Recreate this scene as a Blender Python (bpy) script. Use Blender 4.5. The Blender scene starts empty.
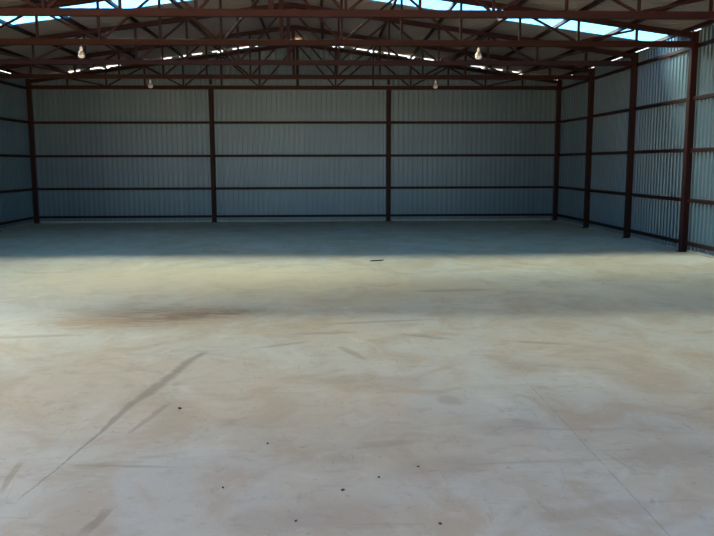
import bpy, bmesh, math, random
from mathutils import Vector, Matrix
random.seed(7)
SC = bpy.context.scene
COL = SC.collection

# ------------------------------------------------------------------ dimensions (metres)
W = 14.5            # clear width between the side column lines
D = 21.495          # depth of the back column line
BAY = 2.6148
CAMX, CAMZ = 7.9743, 1.6105
SLOPE = 0.139
EAVE = 3.96         # roof underside above the side column line
FRONT = D - 7 * BAY - 0.1      # unseen open front, set here for its daylight; the viewer stands just outside
STRIPS = [(14.56, 15.36), (9.50, 9.86)]   # translucent strips across the roof; the second is unseen, added for light

def roof_z(x):
    return EAVE + SLOPE * min(x, W - x)

# ------------------------------------------------------------------ camera
yaw, pitch, roll = 0.0413, 0.1355, -0.0027
fw = Vector((math.sin(yaw) * math.cos(pitch), math.cos(yaw) * math.cos(pitch), -math.sin(pitch)))
rt = Vector((math.cos(yaw), -math.sin(yaw), 0))
up = rt.cross(fw)
r2 = rt * math.cos(roll) + up * math.sin(roll)
u2 = up * math.cos(roll) - rt * math.sin(roll)
cam_d = bpy.data.cameras.new('camera')
cam = bpy.data.objects.new('camera', cam_d)
COL.objects.link(cam)
cam_d.sensor_fit = 'HORIZONTAL'
cam_d.sensor_width = 36.0
cam_d.lens = 765.24 / 714.0 * 36.0
cam_d.clip_start = 0.05
cam_d.clip_end = 500
m = Matrix((r2, u2, -fw)).transposed().to_4x4()
m.translation = Vector((CAMX, 0, CAMZ))
cam.matrix_world = m
SC.camera = cam

# ------------------------------------------------------------------ sky, sun, exposure
SUN_DIR = Vector((0.85, -0.95, -1.0)).normalized()      # the way sunlight travels
wd = bpy.data.worlds.new('sky'); SC.world = wd; wd.use_nodes = True
nt = wd.node_tree; nt.nodes.clear()
sky = nt.nodes.new('ShaderNodeTexSky')
sky.sky_type = 'NISHITA'
sky.sun_disc = False
sky.sun_elevation = math.asin(-SUN_DIR.z)
sky.sun_rotation = math.atan2(-SUN_DIR.x, -SUN_DIR.y)
sky.air_density = 1.0; sky.dust_density = 1.0; sky.ozone_density = 1.0
bg = nt.nodes.new('ShaderNodeBackground'); bg.inputs['Strength'].default_value = 0.24
ow = nt.nodes.new('ShaderNodeOutputWorld')
nt.links.new(sky.outputs[0], bg.inputs[0]); nt.links.new(bg.outputs[0], ow.inputs[0])

sd = bpy.data.lights.new('sun', 'SUN'); sd.energy = 132.0; sd.angle = math.radians(42); sd.color = (1.0, 0.565, 0.275)
so = bpy.data.objects.new('sun', sd); COL.objects.link(so)
so.location = (3, 30, 25)
so.rotation_euler = SUN_DIR.to_track_quat('-Z', 'Y').to_euler()

SC.view_settings.view_transform = 'Standard'
SC.view_settings.look = 'None'
SC.view_settings.gamma = 1.0
SC.view_settings.use_curve_mapping = False
SC.view_settings.exposure = 0.95
SC.cycles.max_bounces = 14
SC.cycles.diffuse_bounces = 8
SC.cycles.sample_clamp_indirect = 6.0

# ------------------------------------------------------------------ node helpers
class NT:
    def __init__(s, name):
        s.m = bpy.data.materials.new(name); s.m.use_nodes = True
        s.t = s.m.node_tree; s.t.nodes.clear()
        s.out = s.t.nodes.new('ShaderNodeOutputMaterial')
    def n(s, kind, **kw):
        nd = s.t.nodes.new(kind)
        for k, v in kw.items(): setattr(nd, k, v)
        return nd
    def put(s, sock, v):
        if isinstance(v, bpy.types.NodeSocket): s.t.links.new(v, sock)
        elif isinstance(v, (tuple, list)) and len(v) == 3 and sock.type == 'RGBA': sock.default_value = (*v, 1)
        else: sock.default_value = v
    def math(s, op, a, b=None, c=None, clamp=False):
        nd = s.n('ShaderNodeMath', operation=op, use_clamp=clamp)
        for i, v in enumerate((a, b, c)):
            if v is not None: s.put(nd.inputs[i], v)
        return nd.outputs[0]
    def mix(s, f, a, b):
        nd = s.n('ShaderNodeMix', data_type='RGBA')
        s.put(nd.inputs[0], f); s.put(nd.inputs[6], a); s.put(nd.inputs[7], b)
        return nd.outputs[2]
    def ramp(s, v, lo, hi, a=0.0, b=1.0):
        nd = s.n('ShaderNodeMapRange', interpolation_type='SMOOTHSTEP')
        for i, q in enumerate((v, lo, hi, a, b)): s.put(nd.inputs[i], q)
        return nd.outputs[0]
    def coord(s):
        return s.n('ShaderNodeTexCoord').outputs['Object']
    def scale(s, vec, sc, loc=(0, 0, 0), rot=0.0):
        nd = s.n('ShaderNodeMapping'); s.put(nd.inputs[0], vec)
        nd.inputs['Scale'].default_value = sc; nd.inputs['Location'].default_value = loc
        nd.inputs['Rotation'].default_value = (0, 0, rot)
        return nd.outputs[0]
    def noise(s, vec, sc, det=4.0, rough=0.55, dist=0.0):
        nd = s.n('ShaderNodeTexNoise'); s.put(nd.inputs['Vector'], vec)
        nd.inputs['Scale'].default_value = sc; nd.inputs['Detail'].default_value = det
        nd.inputs['Roughness'].default_value = rough; nd.inputs['Distortion'].default_value = dist
        return nd.outputs['Fac']
    def sep(s, vec):
        nd = s.n('ShaderNodeSeparateXYZ'); s.put(nd.inputs[0], vec); return nd.outputs
    def bump(s, h, strength, dist):
        nd = s.n('ShaderNodeBump'); s.put(nd.inputs['Height'], h)
        nd.inputs['Strength'].default_value = strength; nd.inputs['Distance'].default_value = dist
        return nd.outputs[0]
    def principled(s, col, rough=0.5, metal=0.0, normal=None, spec=0.5):
        p = s.n('ShaderNodeBsdfPrincipled')
        s.put(p.inputs['Base Color'], col); s.put(p.inputs['Roughness'], rough); s.put(p.inputs['Metallic'], metal)
        p.inputs['Specular IOR Level'].default_value = spec
        if normal is not None: s.put(p.inputs['Normal'], normal)
        s.t.links.new(p.outputs[0], s.out.inputs[0])
        return p

def mat_simple(name, col, rough=0.5, metal=0.0, var=0.15, sc=6.0):
    k = NT(name); v = k.coord()
    f = k.noise(v, sc)
    c = k.mix(f, tuple(x * (1 - var) for x in col), tuple(min(1, x * (1 + var)) for x in col))
    k.principled(c, rough, metal)
    return k.m

def mat_primer():
    k = NT('red oxide primer'); v = k.coord()
    a = k.noise(v, 3.0, 5)
    b = k.noise(v, 40.0, 3)
    c = k.mix(a, (0.013, 0.0042, 0.0047), (0.025, 0.0070, 0.0075))
    c = k.mix(k.ramp(b, 0.62, 0.75), c, (0.045, 0.013, 0.012))
    k.principled(c, 0.55, 0.0, k.bump(b, 0.15, 0.002), 0.15)
    return k.m

def mat_sheet(name, axis, c0, c1, rough, metal):
    """galvanised profiled sheet; each 1.1 m sheet a touch lighter or darker"""
    k = NT(name); v = k.coord(); x = k.sep(v)[axis]
    idx = k.math('FLOOR', k.math('DIVIDE', k.math('ADD', x, 0.3), 1.1))
    wn = k.n('ShaderNodeTexWhiteNoise', noise_dimensions='1D'); k.put(wn.inputs['W'], idx)
    f = wn.outputs['Value']
    n = k.noise(v, 1.3, 4)
    fine = k.noise(v, 14.0, 3)
    c = k.mix(k.math('ADD', k.math('MULTIPLY', f, 0.5), k.math('MULTIPLY', n, 0.5)), c0, c1)
    r = k.math('ADD', rough - 0.07, k.math('MULTIPLY', fine, 0.14))
    k.principled(c, r, metal)
    return k.m

def mat_skylight():
    k = NT('translucent roof sheet'); v = k.coord()
    n = k.noise(v, 1.2, 3)
    tr = k.n('ShaderNodeBsdfTransparent'); k.put(tr.inputs[0], k.mix(n, (0.165, 0.325, 0.53), (0.195, 0.355, 0.57)))
    tl = k.n('ShaderNodeBsdfTranslucent'); k.put(tl.inputs[0], (0.022, 0.135, 0.44))
    mx = k.n('ShaderNodeMixShader'); mx.inputs[0].default_value = 0.50
    k.t.links.new(tr.outputs[0], mx.inputs[1]); k.t.links.new(tl.outputs[0], mx.inputs[2])
    k.t.links.new(mx.outputs[0], k.out.inputs[0])
    return k.m

def mat_floor():
    k = NT('dusty concrete'); v = k.coord()
    X, Y, Z = k.sep(v)
    big = k.noise(v, 0.45, 5, 0.6, 0.6)
    mid = k.noise(k.scale(v, (1.0, 0.8, 1)), 1.7, 6, 0.62, 0.8)
    fine = k.noise(v, 9.0, 5, 0.65)
    grit = k.noise(v, 60.0, 3, 0.6)
    sweep = k.noise(k.scale(v, (0.8, 3.2, 1), rot=0.25), 2.0, 6, 0.65, 1.2)
    wav = k.noise(k.scale(v, (3.0, 0.9, 1), rot=0.5), 2.2, 6, 0.7, 2.0)
    mott = k.noise(v, 5.5, 8, 0.72, 0.3)
    dash = k.noise(k.scale(v, (9.0, 16.0, 1), rot=0.3), 1.6, 5, 0.6, 0.8)
    dash2 = k.noise(k.scale(v, (14.0, 8.0, 1), rot=-0.6), 1.7, 5, 0.6, 0.8)
    col = k.mix(k.ramp(big, 0.36, 0.60), (0.535, 0.522, 0.450), (0.540, 0.482, 0.366))
    col = k.mix(k.math('MULTIPLY', k.ramp(mid, 0.46, 0.64), 0.75), col, (0.464, 0.376, 0.262))
    col = k.mix(k.math('MULTIPLY', k.ramp(mid, 0.45, 0.30), 0.55), col, (0.648, 0.625, 0.530))
    col = k.mix(k.math('MULTIPLY', k.ramp(mott, 0.52, 0.68), 0.45), col, (0.389, 0.334, 0.252))
    col = k.mix(k.math('MULTIPLY', k.ramp(mott, 0.46, 0.34), 0.30), col, (0.648, 0.609, 0.505))
    col = k.mix(k.math('MULTIPLY', k.ramp(sweep, 0.56, 0.68), 0.45), col, (0.378, 0.313, 0.233))
    col = k.mix(k.math('MULTIPLY', k.ramp(wav, 0.59, 0.70), 0.40), col, (0.302, 0.265, 0.213))
    col = k.mix(k.math('MULTIPLY', k.ramp(dash, 0.64, 0.72), 0.50), col, (0.238, 0.196, 0.148))
    col = k.mix(k.math('MULTIPLY', k.ramp(dash2, 0.65, 0.72), 0.45), col, (0.259, 0.201, 0.144))
    wob = k.math('MULTIPLY', k.math('SUBTRACT', mid, 0.5), 1.6)
    wob2 = k.math('MULTIPLY', k.math('SUBTRACT', fine, 0.5), 1.2)
    def blob(cx, cy, rx, ry, rot=0.0, w=1.0, w2=0.6, lo=1.15, hi=0.45):
        c, s_ = math.cos(rot), math.sin(rot)
        dx = k.math('SUBTRACT', X, cx); dy = k.math('SUBTRACT', Y, cy)
        a = k.math('DIVIDE', k.math('ADD', k.math('MULTIPLY', dx, c), k.math('MULTIPLY', dy, s_)), rx)
        b = k.math('DIVIDE', k.math('SUBTRACT', k.math('MULTIPLY', dy, c), k.math('MULTIPLY', dx, s_)), ry)
        d = k.math('SQRT', k.math('ADD', k.math('MULTIPLY', a, a), k.math('MULTIPLY', b, b)))
        d = k.math('ADD', d, k.math('ADD', k.math('MULTIPLY', wob, w), k.math('MULTIPLY', wob2, w2)))
        return k.ramp(d, lo, hi)
    def lay(mask, amt, c):
        nonlocal col
        col = k.mix(k.math('MULTIPLY', mask, amt), col, c)
    # yellow sand over the middle of the slab, sun band's warmth tinted in
    lay(blob(6.0, 10.7, 3.4, 1.9, 0, 0.9, 0.4, 1.2, 0.3), 0.60, (0.70, 0.575, 0.36))
    lay(blob(9.5, 9.9, 1.5, 0.8, 0, 1.0, 0.5, 1.2, 0.3), 0.50, (0.62, 0.49, 0.31))
    lay(blob(12.0, 9.2, 1.6, 0.7, -0.3, 0.8, 0.4, 1.2, 0.3), 0.35, (0.68, 0.60, 0.46))
    # brown earth patch, raked into strokes
    rake = k.noise(k.scale(v, (1.2, 6.0, 1), rot=-0.35), 2.6, 6, 0.7, 0.6)
    rk = k.ramp(rake, 0.40, 0.60)
    pb = blob(6.15, 8.05, 1.25, 0.66, 0.2, 0.7, 0.6)
    lay(pb, 0.62, (0.45, 0.315, 0.185))
    lay(k.math('MULTIPLY', pb, rk), 0.72, (0.27, 0.165, 0.085))
    lay(k.math('MULTIPLY', blob(6.6, 8.15, 0.8, 0.22, 0.4, 0.5, 0.6), k.ramp(rake, 0.36, 0.54)), 0.70, (0.20, 0.12, 0.065))
    lay(blob(5.6, 7.85, 0.5, 0.20, 0.1, 0.7, 0.8), 0.55, (0.40, 0.24, 0.12))
    band_sand = blob(6.5, 10.2, 4.2, 2.2, 0, 0.8, 0.5, 1.2, 0.4)
    lay(k.math('MULTIPLY', band_sand, k.ramp(rake, 0.53, 0.66)), 0.55, (0.47, 0.355, 0.215))
    for (cx, cy, rx, ry, rot) in ((7.95, 7.2, 0.40, 0.07, 0.1), (8.5, 7.7, 0.7, 0.06, 0.15), (8.9, 7.0, 0.3, 0.06, -0.5), (7.6, 6.75, 0.3, 0.05, 0.5),
                                  (9.9, 6.7, 0.3, 0.06, -0.3), (5.2, 7.2, 0.5, 0.07, 0.1), (9.6, 9.6, 0.6, 0.12, 0.1), (8.2, 6.4, 0.05, 0.3, 0.4)):
        lay(blob(cx, cy, rx, ry, rot, 0.5, 0.9), 0.50, (0.26, 0.205, 0.155))
    # long smear of earth, running out into a hairline
    def track(pts, amt, c, soft=0.6, gap=0.9):
        t = k.math('DIVIDE', k.math('SUBTRACT', Y, 3.0), 4.0)
        res = []
        for q, (off, sc) in ((1, (6.0, 2.0)), (2, (0.0, 0.2))):
            fc = k.n('ShaderNodeFloatCurve'); cu = fc.mapping.curves[0]
            pp = [((p[0] - 3.0) / 4.0, (p[q] - off) / sc) for p in pts]
            cu.points[0].location = pp[0]; cu.points[1].location = pp[-1]
            for p in pp[1:-1]: cu.points.new(*p)
            for p in cu.points: p.handle_type = 'VECTOR'
            fc.mapping.update(); k.put(fc.inputs['Value'], t)
            res.append(k.math('ADD', k.math('MULTIPLY', fc.outputs[0], sc), off))
        d = k.math('ABSOLUTE', k.math('SUBTRACT', X, k.math('ADD', res[0], k.math('MULTIPLY', wob2, 0.02))))
        r = k.math('ADD', k.math('DIVIDE', d, res[1]), k.math('ADD', k.math('MULTIPLY', wob2, gap), k.math('MULTIPLY', wob, 0.3)))
        mk = k.ramp(r, 1.3, soft)
        mk = k.math('MULTIPLY', mk, k.math('MULTIPLY', k.ramp(Y, pts[0][0] - .04, pts[0][0] + .1), k.ramp(Y, pts[-1][0] + .04, pts[-1][0] - .1)))
        lay(mk, amt, c)
    track([(3.58, 6.47, .006), (3.95, 6.53, .008), (4.21, 6.56, .010), (4.57, 6.61, .016), (5.01, 6.64, .04), (5.35, 6.71, .06),
           (5.82, 6.79, .055), (6.27, 6.85, .05), (6.52, 6.93, .04)], 0.68, (0.235, 0.175, 0.125), 0.2, 1.5)
    track([(4.48, 6.775, .012), (4.78, 6.84, .035), (5.08, 6.90, .03)], 0.55, (0.27, 0.205, 0.15), 0.2, 1.5)
    track([(3.2, 6.895, .03), (3.32, 6.92, .03), (3.5, 6.945, .03)], 0.6, (0.27, 0.20, 0.14))
    track([(3.66, 6.36, .012), (3.9, 6.32, .02), (4.1, 6.30, .02)], 0.5, (0.27, 0.20, 0.14))
    lay(blob(6.87, 3.99, 0.32, 0.022, -0.1, 0.3, 0.4), 0.40, (0.26, 0.21, 0.16))
    lay(blob(6.72, 4.0, 0.14, 0.06, 0.0, 0.5, 0.6), 0.40, (0.34, 0.26, 0.18))
    # small brown smudges
    for (cx, cy, rx, ry, a) in ((8.33, 4.25, 0.20, 0.07, 0.40), (8.82, 5.05, 0.10, 0.13, 0.45), (8.05, 3.35, 0.3, 0.2, 0.3),
                                (8.6, 3.9, 0.35, 0.16, 0.3), (7.7, 3.3, 0.22, 0.18, 0.3), (9.1, 4.5, 0.25, 0.16, 0.3),
                                (9.35, 3.35, 0.2, 0.12, 0.35), (9.9, 4.0, 0.35, 0.2, 0.35), (8.5, 5.5, 0.3, 0.2, 0.3),
                                (9.6, 5.9, 0.35, 0.25, 0.25), (9.05, 3.3, 0.16, 0.08, 0.35), (8.15, 5.6, 0.3, 0.15, 0.25)):
        lay(blob(cx, cy, rx, ry, 0.2, 0.6, 0.7), a, (0.32, 0.24, 0.165))
    # saw cut joint running down the slab on the right
    jd = k.math('ABSOLUTE', k.math('SUBTRACT', k.math('ADD', X, k.math('MULTIPLY', wob2, 0.006)), 9.462))
    jm = k.math('MULTIPLY', k.ramp(jd, 0.007, 0.002), k.ramp(Y, 6.4, 4.9))
    jm = k.math('MULTIPLY', jm, k.ramp(fine, 0.30, 0.55))
    lay(jm, 0.45, (0.26, 0.20, 0.15))
    col = k.mix(k.math('MULTIPLY', k.ramp(grit, 0.62, 0.8), 0.25), col, (0.27, 0.24, 0.21))
    h = k.math('ADD', k.math('MULTIPLY', fine, 0.5), k.math('MULTIPLY', grit, 0.3))
    k.principled(col, k.math('ADD', 0.34, k.math('MULTIPLY', mid, 0.22)), 0.0, k.bump(h, 0.18, 0.008), 0.5)
    return k.m

M = dict(
    primer=mat_primer(),
    wall_b=mat_sheet('galvanised wall sheet', 0, (0.064, 0.130, 0.182), (0.096, 0.172, 0.230), 0.40, 0.35),
    wall_s=mat_sheet('galvanised side wall sheet', 1, (0.064, 0.130, 0.182), (0.096, 0.172, 0.230), 0.40, 0.35),
    roof=mat_sheet('roof sheet', 1, (0.175, 0.18, 0.19), (0.23, 0.235, 0.245), 0.5, 0.35),
    sky=mat_skylight(),
    floor=mat_floor(),
    plinth=mat_simple('pale concrete kerb', (0.30, 0.30, 0.29), 0.8, 0, 0.12, 8),
    ground=mat_simple('grey gravel yard', (0.13, 0.145, 0.15), 0.9, 0, 0.2, 0.4),  # unseen yard, coloured cool grey to offset the sun's warm bounce
    white=mat_simple('white lamp plastic', (0.80, 0.86, 0.93), 0.35, 0, 0.02, 8),
    grey=mat_simple('grey lamp body', (0.50, 0.50, 0.52), 0.45, 0.2, 0.05, 8),
    cord=mat_simple('pale flex', (0.55, 0.53, 0.52), 0.6, 0, 0.05, 8),
    stone=mat_simple('dark pebble stone', (0.07, 0.055, 0.045), 0.85, 0, 0.3, 60),
    timber=mat_simple('dark scrap wood', (0.045, 0.038, 0.032), 0.8, 0, 0.3, 20),
    bolt=mat_simple('dull bolt steel', (0.10, 0.045, 0.04), 0.5, 0.3, 0.1, 20),
)

# ------------------------------------------------------------------ mesh helpers
def link(name, me, mat, parent=None):
    o = bpy.data.objects.new(name, me); COL.objects.link(o)
    if mat is not None and not me.materials: me.materials.append(mat)
    if parent is not None: o.parent = parent
    return o

def to_mesh(name, bm):
    bmesh.ops.recalc_face_normals(bm, faces=bm.faces)
    me = bpy.data.meshes.new(name); bm.to_mesh(me); bm.free()
    return me

def box_bm(bm, c, s, bev=0.0, mtx=None):
    r = bmesh.ops.create_cube(bm, size=1.0)
    vs = r['verts']
    bmesh.ops.scale(bm, vec=s, verts=vs)
    if bev > 0:
        es = list({e for v in vs for e in v.link_edges})
        g = bmesh.ops.bevel(bm, geom=es, offset=bev, segments=2, affect='EDGES', profile=0.5)
        vs = list({v for f in g['faces'] for v in f.verts} | {v for v in vs if v.is_valid})
    if mtx is not None: bmesh.ops.transform(bm, matrix=mtx, verts=vs)
    bmesh.ops.translate(bm, vec=c, verts=vs)
    return vs

def box_mesh(name, c, s, bev=0.006):
    bm = bmesh.new(); box_bm(bm, c, s, bev)
    return to_mesh(name, bm)

def bar_mesh(name, a, b, w, h, bev=0.004):
    """square tube from a to b in the x-z plane (w across y, h across)"""
    a, b = Vector(a), Vector(b); d = b - a; L = d.length
    x = d.normalized(); y = Vector((0, 1, 0)); z = x.cross(y)
    mt = Matrix((x, y, z)).transposed().to_4x4()
    bm = bmesh.new(); box_bm(bm, (a + b) / 2, (L, w, h), bev, mt)
    return to_mesh(name, bm)

def lathe(bm, prof, n=20, c=(0, 0, 0)):
    rings = []
    for r, z in prof:
        rings.append([bm.verts.new((c[0] + r * math.cos(2 * math.pi * i / n), c[1] + r * math.sin(2 * math.pi * i / n), c[2] + z)) for i in range(n)])
    for a, b in zip(rings, rings[1:]):
        for i in range(n): bm.faces.new((a[i], a[(i + 1) % n], b[(i + 1) % n], b[i]))
    bm.faces.new(rings[0]); bm.faces.new(rings[-1])

def smooth(me):
    for p in me.polygons: p.use_smooth = True
    return me

def empty(name, loc):
    o = bpy.data.objects.new(name, None); COL.objects.link(o); o.location = loc
    o.empty_display_size = 0.1
    return o

def tag(o, label, cat, group=None, kind=None):
    o['label'] = label; o['category'] = cat
    if group: o['group'] = group
    if kind: o['kind'] = kind
    return o

def structure(o, label=None):
    o['kind'] = 'structure'
    if label: o['label'] = label
    return o

def copy_thing(root, loc):
    r = root.copy(); COL.objects.link(r); r.location = loc
    for ch in root.children:
        c = ch.copy(); COL.objects.link(c); c.parent = r
        for g in ch.children:
            q = g.copy(); COL.objects.link(q); q.parent = c
    return r

PITCH = 0.1375; RIB = 0.020
def rib_profile(t0, t1):
    pts = []
    i = math.floor(t0 / PITCH)
    while i * PITCH < t1:
        for f, h in ((0.0, 0), (0.38, 0), (0.50, 1), (0.88, 1)):
            t = (i + f) * PITCH
            if t0 < t < t1: pts.append((t, h * RIB))
        i += 1
    return [(t0, pts[0][1])] + pts + [(t1, pts[-1][1])]

def sheet_mesh(name, cols):
    """cols: list of (bottom point, top point) - a ribbon of quads"""
    bm = bmesh.new(); prev = None
    for a, b in cols:
        cur = (bm.verts.new(a), bm.verts.new(b))
        if prev: bm.faces.new((prev[0], cur[0], cur[1], prev[1]))
        prev = cur
    me = bpy.data.meshes.new(name); bm.to_mesh(me); bm.free()
    return me

def thick(o, t=0.003):
    md = o.modifiers.new('thickness', 'SOLIDIFY'); md.thickness = t; md.offset = 0
    return o

# ------------------------------------------------------------------ structure: slab, yard, kerbs
OUT = 0.057
link_floor = structure(link('floor', box_mesh('floor', (W / 2, (-2 + D + 0.2) / 2, -0.1), (W + 0.4, D + 0.2 + 2, 0.2), 0.0), M['floor']),
                       'pale dusty concrete slab with sand, brown earth stains and a saw cut joint')
structure(link('ground', box_mesh('ground', (W / 2, 0, -0.35), (160, 160, 0.2), 0.0), M['ground']))
KH = 0.045
structure(link('baseboard_right', box_mesh('kerb', (W + OUT + 0.05, (FRONT + D) / 2, KH / 2), (0.12, D - FRONT + 0.1, KH), 0.004), M['plinth']))
structure(link('baseboard_left', box_mesh('kerb', (-OUT - 0.05, (FRONT + D) / 2, KH / 2), (0.12, D - FRONT + 0.1, KH), 0.004), M['plinth']))
structure(link('baseboard_back', box_mesh('kerb', (W / 2, D + OUT + 0.05, KH / 2), (W + 0.09, 0.12, KH), 0.004), M['plinth']))

# ------------------------------------------------------------------ structure: profiled wall sheets
NP = 14
PAN = W / NP
node_x = [i * PAN for i in range(NP + 1)]
def back_top(x):
    t = roof_z(x) - 0.027
    if x < 0.10 or x > W - 0.10: t -= 0.14
    if abs(x - W / 2) < 0.22: t -= 0.06
    for nx in node_x[1:-1]:
        if 0.02 < abs(x - nx) < 0.10: t -= 0.035
    i = int(x / 0.275)
    rr = random.Random(i * 31 + 5).random()
    if rr < 0.42: t += 0.030
    return t
cols = [((x, D + OUT + h, KH), (x, D + OUT + h, back_top(x))) for x, h in rib_profile(-0.05, W + 0.05)]
structure(thick(link('wall_back', sheet_mesh('wall_back', cols), M['wall_b'])))
for side, X, sg, runs in (('right', W + OUT, 1, ((FRONT, D + 0.05),)), ('left', -OUT, -1, ((D - 6 * BAY, D + 0.05),))):  # left wall stops short: unseen opening added to let daylight in
    bm = bmesh.new()
    for y0, y1 in runs:
        prev = None
        for y, h in rib_profile(y0, y1):
            t = EAVE - SLOPE * OUT - 0.030
            if random.Random(int(y / 0.41) * 17 + sg).random() < 0.45: t += 0.035
            cur = (bm.verts.new((X + sg * h, y, KH)), bm.verts.new((X + sg * h, y, t)))
            if prev: bm.faces.new((prev[0], cur[0], cur[1], prev[1]))
            prev = cur
    me = bpy.data.meshes.new('wall_' + side); bm.to_mesh(me); bm.free()
    structure(thick(link('wall_' + side, me, M['wall_s'])))

# ------------------------------------------------------------------ structure: roof sheets and the translucent strip
OVX, OVY = 0.10, 0.105
def roof_cols(y0, y1, side):
    xs = (-OVX, W / 2) if side == 'left' else (W + OVX, W / 2)
    zz = (EAVE - SLOPE * OVX, EAVE + SLOPE * W / 2)
    return [((xs[0], y, zz[0] + h), (xs[1], y, zz[1] + h)) for y, h in rib_profile(y0, y1)]
bm = bmesh.new()
for side in ('left', 'right'):
    for y0, y1 in ((FRONT - 0.2, STRIPS[1][0]), (STRIPS[1][1], STRIPS[0][0]), (STRIPS[0][1], D + OVY)):
        prev = None
        for a, b in roof_cols(y0, y1, side):
            cur = (bm.verts.new(a), bm.verts.new(b))
            if prev: bm.faces.new((prev[0], cur[0], cur[1], prev[1]))
            prev = cur
# ridge cap folded over both slopes
rz = EAVE + SLOPE * W / 2 + RIB + 0.004
for y0, y1 in ((FRONT - 0.2, D + OVY),):
    a = [bm.verts.new((W / 2 + dx, y, rz - SLOPE * abs(dx))) for y in (y0, y1) for dx in (-0.16, 0, 0.16)]
    bm.faces.new((a[0], a[1], a[4], a[3])); bm.faces.new((a[1], a[2], a[5], a[4]))
me = bpy.data.meshes.new('ceiling'); bm.to_mesh(me); bm.free()
structure(thick(link('ceiling', me, M['roof'])), 'grey profiled roof sheets above the trusses')
SN = ['the one visible beyond the nearest trusses', 'an added unseen one overhead, lighting the near floor']
for i, (y0, y1) in enumerate(STRIPS):
    for side in ('left', 'right'):
        o = link('skylight_strip', sheet_mesh('skylight_strip', roof_cols(y0 - 0.03, y1 + 0.03, side)), M['sky'])
        o.location.z += 0.003
        tag(o, 'bright translucent strip in the %s roof slope, %s' % (side, SN[i]), 'skylight', 'translucent roof strips')

# ------------------------------------------------------------------ columns
CS = 0.115
ORD = {0: 'in the back %s corner of the hall', 1: 'of the %s wall, next one forward from the back corner', 2: 'of the %s wall, second forward from the back corner',
       3: 'of the %s wall, third forward from the back corner', 4: 'of the %s wall, fourth forward from the back corner', 5: 'of the %s wall, fifth forward from the back corner'}
def make_column(h, label):
    r = empty('steel_column', (0, 0, 0))
    tag(r, label, 'column', 'red steel columns')
    link('shaft', box_mesh('shaft', (0, 0, 0.012 + (h - 0.012) / 2), (CS, CS, h - 0.012), 0.008), M['primer'], r)
    bp = link('base_plate', box_mesh('base_plate', (0, 0, 0.006), (0.19, CS, 0.012), 0.002), M['primer'], r)
    for sx in (-1, 1):
        bm = bmesh.new(); lathe(bm, [(0.011, 0.012), (0.011, 0.022), (0.006, 0.022), (0.006, 0.034)], 6, (sx * 0.078, 0, 0))
        link('anchor_bolt', to_mesh('anchor_bolt', bm), M['bolt'], bp)
    return r
CH = 3.90
NK = 6
proto = None
for side, X in (('right', W), ('left', 0.0)):
    for k in range(NK):
        lab = 'dark red square steel column ' + ORD[k] % side
        if proto is None: proto = make_column(CH, lab); o = proto
        else: o = copy_thing(proto, (0, 0, 0))
        o.location = (X, D - k * BAY, 0); o['label'] = lab
X2, X3 = 4.882, 9.753
g1 = make_column(3.645, 'dark red steel post against the back wall, the left one of its two middle posts')
g1.location = (X2, D, 0)
link('top_cleat', box_mesh('top_cleat', (0, -0.0, 3.845), (0.07, 0.012, 0.17), 0.002), M['primer'], g1)
g2 = copy_thing(g1, (X3, D, 0)); g2['label'] = 'dark red steel post against the back wall, the right one of its two middle posts'

# ------------------------------------------------------------------ girts
GZ = [0.163, 0.938, 1.834, 2.741]
GN = ['lowest row just above floor', 'second row up', 'third row up', 'fourth row up', 'top row under eaves']
GH, GD = 0.066, 0.05
xs = [0, X2, X3, W]
bn = ['left', 'middle', 'right']
for i in range(3):
    a, b = xs[i] + CS / 2, xs[i + 1] - CS / 2
    for j, z in enumerate(GZ):
        o = link('wall_girt', box_mesh('wall_girt', (0, 0, 0), (b - a, GD, GH), 0.005), M['primer'])
        o.location = ((a + b) / 2, D + 0.030, z)
        tag(o, 'dark red girt on the %s third of the back wall, %s' % (bn[i], GN[j]), 'girt', 'girts across the back wall')
sb = ['bay at the back corner', 'second bay from back', 'third bay from back', 'fourth bay from back', 'fifth bay from back']
gm = box_mesh('wall_girt', (0, 0, 0), (GD, BAY - CS, GH), 0.005)
for side, X in (('right', W + 0.030), ('left', -0.030)):
    for k in range(4 if side == 'right' else 3):
        for j, z in enumerate(GZ + [3.644]):
            o = link('wall_girt', gm, M['primer'])
            o.location = (X, D - (k + 0.5) * BAY, z)
            tag(o, 'dark red girt, %s wall, %s, %s' % (side, sb[k], GN[j]), 'girt', 'girts along the %s wall' % side)

# ------------------------------------------------------------------ roof trusses
BC = 3.68; CHW = 0.10
TC0 = EAVE - 0.080 - CHW / 2 - 0.002      # centre of the top chord above the column line
def tc(x): return TC0 + SLOPE * min(x, W - x)
ME = {}
e = CS / 2 + 0.001
ME['bottom_chord'] = [bar_mesh('bottom_chord', (e, 0, BC), (W - e, 0, BC), 0.10, CHW, 0.006)]
ME['top_chord'] = [bar_mesh('top_chord', (e, 0, tc(e)), (W / 2, 0, tc(W / 2)), 0.10, CHW * 0.9, 0.006),
                   bar_mesh('top_chord', (W / 2, 0, tc(W / 2)), (W - e, 0, tc(e)), 0.10, CHW * 0.9, 0.006)]
ME['web_post'] = []; ME['web_diagonal'] = []
for i in range(1, NP):
    x = node_x[i]
    ME['web_post'].append(bar_mesh('web_post', (x, 0, BC + CHW / 2 - 0.002), (x, 0, tc(x) - CHW / 2 + 0.004), 0.042, 0.042 if i != NP // 2 else 0.075))
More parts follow.
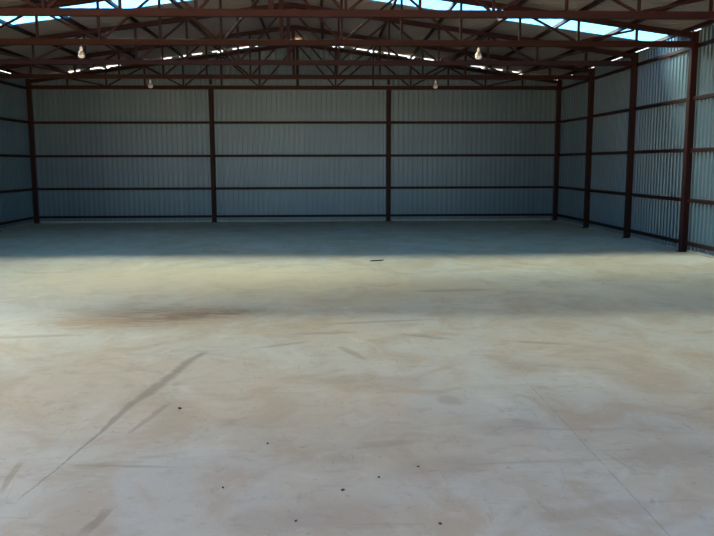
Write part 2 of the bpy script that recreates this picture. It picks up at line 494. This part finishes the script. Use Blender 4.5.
for i in range(NP):
    lo, hi = (i, i + 1) if (i - NP // 2) % 2 else (i + 1, i)
    if lo in (0, NP): continue
    xl, xh = node_x[lo], node_x[hi]
    s = 1 if xh > xl else -1
    ME['web_diagonal'].append(bar_mesh('web_diagonal', (xl + s * 0.05, 0, BC + CHW / 2), (xh - s * 0.05, 0, tc(xh) - CHW / 2 - 0.005), 0.038, 0.038))
TL = ['roof truss of dark red tubes flat against the back gable wall',
      'roof truss of dark red tubes, first one in front of the back wall',
      'roof truss with brightly lit pinkish red bottom chord, second in front of back wall',
      'dark red roof truss before the skylight strip, two large white bulbs hanging below',
      'roof truss of dark red tubes crossing the very top of the photo',
      'roof truss almost over the viewer, fifth in front of the back wall']
for k in range(NK):
    r = empty('roof_truss', (0, D - k * BAY, BC))
    tag(r, TL[k], 'truss', 'roof trusses')
    for nm, lst in ME.items():
        for me in lst:
            o = link(nm, me, M['primer'], r); o.location.z = -BC
# ------------------------------------------------------------------ purlins, resting on the top chords
PY0, PY1 = D - 5.4 * BAY, D + 0.045
pm = box_mesh('roof_purlin', (0, 0, 0), (0.05, PY1 - PY0, 0.070), 0.004)
names = ['lowest by the eaves', 'second up from the eaves', 'third up from the eaves', 'fourth up from the eaves', 'fifth up from the eaves', 'sixth up from the eaves', 'highest beside the ridge']
for side in ('left', 'right'):
    for i in range(7):
        x = node_x[i] if i else 0.09
        if i == 6: x = node_x[6] + 0.35
        xx = x if side == 'left' else W - x
        o = link('roof_purlin', pm, M['primer'])
        o.location = (xx, (PY0 + PY1) / 2, roof_z(xx) - 0.041)
        o.rotation_euler = (0, -math.atan(SLOPE) * (1 if side == 'left' else -1), 0)
        tag(o, 'dark red purlin under the %s roof slope, %s' % (side, names[i]), 'purlin', 'purlins under the roof sheets')

# ------------------------------------------------------------------ hanging bulbs
def make_bulb():
    r = empty('hanging_bulb', (0, 0, 0))
    bm = bmesh.new(); lathe(bm, [(0.006, -0.025), (0.005, -0.012), (0.005, 0.0)], 8)
    link('cord', to_mesh('cord', bm), M['cord'], r)
    bm = bmesh.new(); lathe(bm, [(0.020, -0.095), (0.024, -0.090), (0.024, -0.050), (0.016, -0.035), (0.008, -0.020)], 18)
    link('lamp_holder', smooth(to_mesh('lamp_holder', bm)), M['white'], r)
    bm = bmesh.new(); lathe(bm, [(0.056, -0.165), (0.055, -0.145), (0.042, -0.118), (0.024, -0.095)], 24)
    link('heat_sink', smooth(to_mesh('heat_sink', bm)), M['grey'], r)
    bm = bmesh.new(); lathe(bm, [(0.010, -0.220), (0.032, -0.216), (0.050, -0.200), (0.057, -0.180), (0.056, -0.165)], 24)
    link('globe', smooth(to_mesh('globe', bm)), M['white'], r)
    return r
b0 = make_bulb()
for i, (k, dx, lab) in enumerate(((3, -1, 'large white bulb hanging on the left from the truss in front of the skylight'),
                                  (3, 1, 'large white bulb hanging on the right from the truss in front of the skylight'),
                                  (1, -1, 'small looking pale bulb hanging on the left in front of the back wall'),
                                  (1, 1, 'small looking pale bulb hanging on the right in front of the back wall'))):
    o = b0 if i == 0 else copy_thing(b0, (0, 0, 0))
    o.location = (W / 2 + dx * 3.42, D - k * BAY, BC - CHW / 2)
    tag(o, lab, 'light bulb', 'bulbs hanging from the trusses')

# ------------------------------------------------------------------ litter on the slab
bm = bmesh.new(); box_bm(bm, (0, 0, 0.008), (0.20, 0.05, 0.014), 0.004)
for v in bm.verts:
    v.co.x += 0.02 * (v.co.y / 0.03); v.co.z += 0.006 * max(0, v.co.x / 0.1)
o = link('wood_scrap', to_mesh('wood_scrap', bm), M['timber']); o.location = (8.83, 12.64, 0.0)
tag(o, 'thin dark scrap lying flat on the slab in the middle distance', 'scrap')
peb = [(7.00, 4.95, 0.010, 'tiny dark pebble beside the long brown earth smear on the slab'),
       (8.05, 3.62, 0.008, None), (8.24, 3.77, 0.006, None), (7.63, 4.28, 0.007, None), (7.45, 3.68, 0.006, None),
       (7.83, 3.30, 0.006, None), (8.48, 3.24, 0.007, None), (8.46, 3.90, 0.006, None)]
for i, (x, y, r, lab) in enumerate(peb):
    bm = bmesh.new(); bmesh.ops.create_icosphere(bm, subdivisions=2, radius=r)
    rr = random.Random(i)
    for v in bm.verts:
        v.co *= 1 + rr.uniform(-0.16, 0.16); v.co.z *= 0.6; v.co.x *= 1.35
    mz = min(v.co.z for v in bm.verts)
    for v in bm.verts: v.co.z -= mz
    o = link('pebble', smooth(to_mesh('pebble', bm)), M['stone']); o.location = (x, y, 0); o.rotation_euler.z = rr.uniform(0, 3)
    tag(o, lab or 'tiny dark pebble lying loose on the bare concrete in the foreground', 'pebble', 'loose pebbles on the slab')
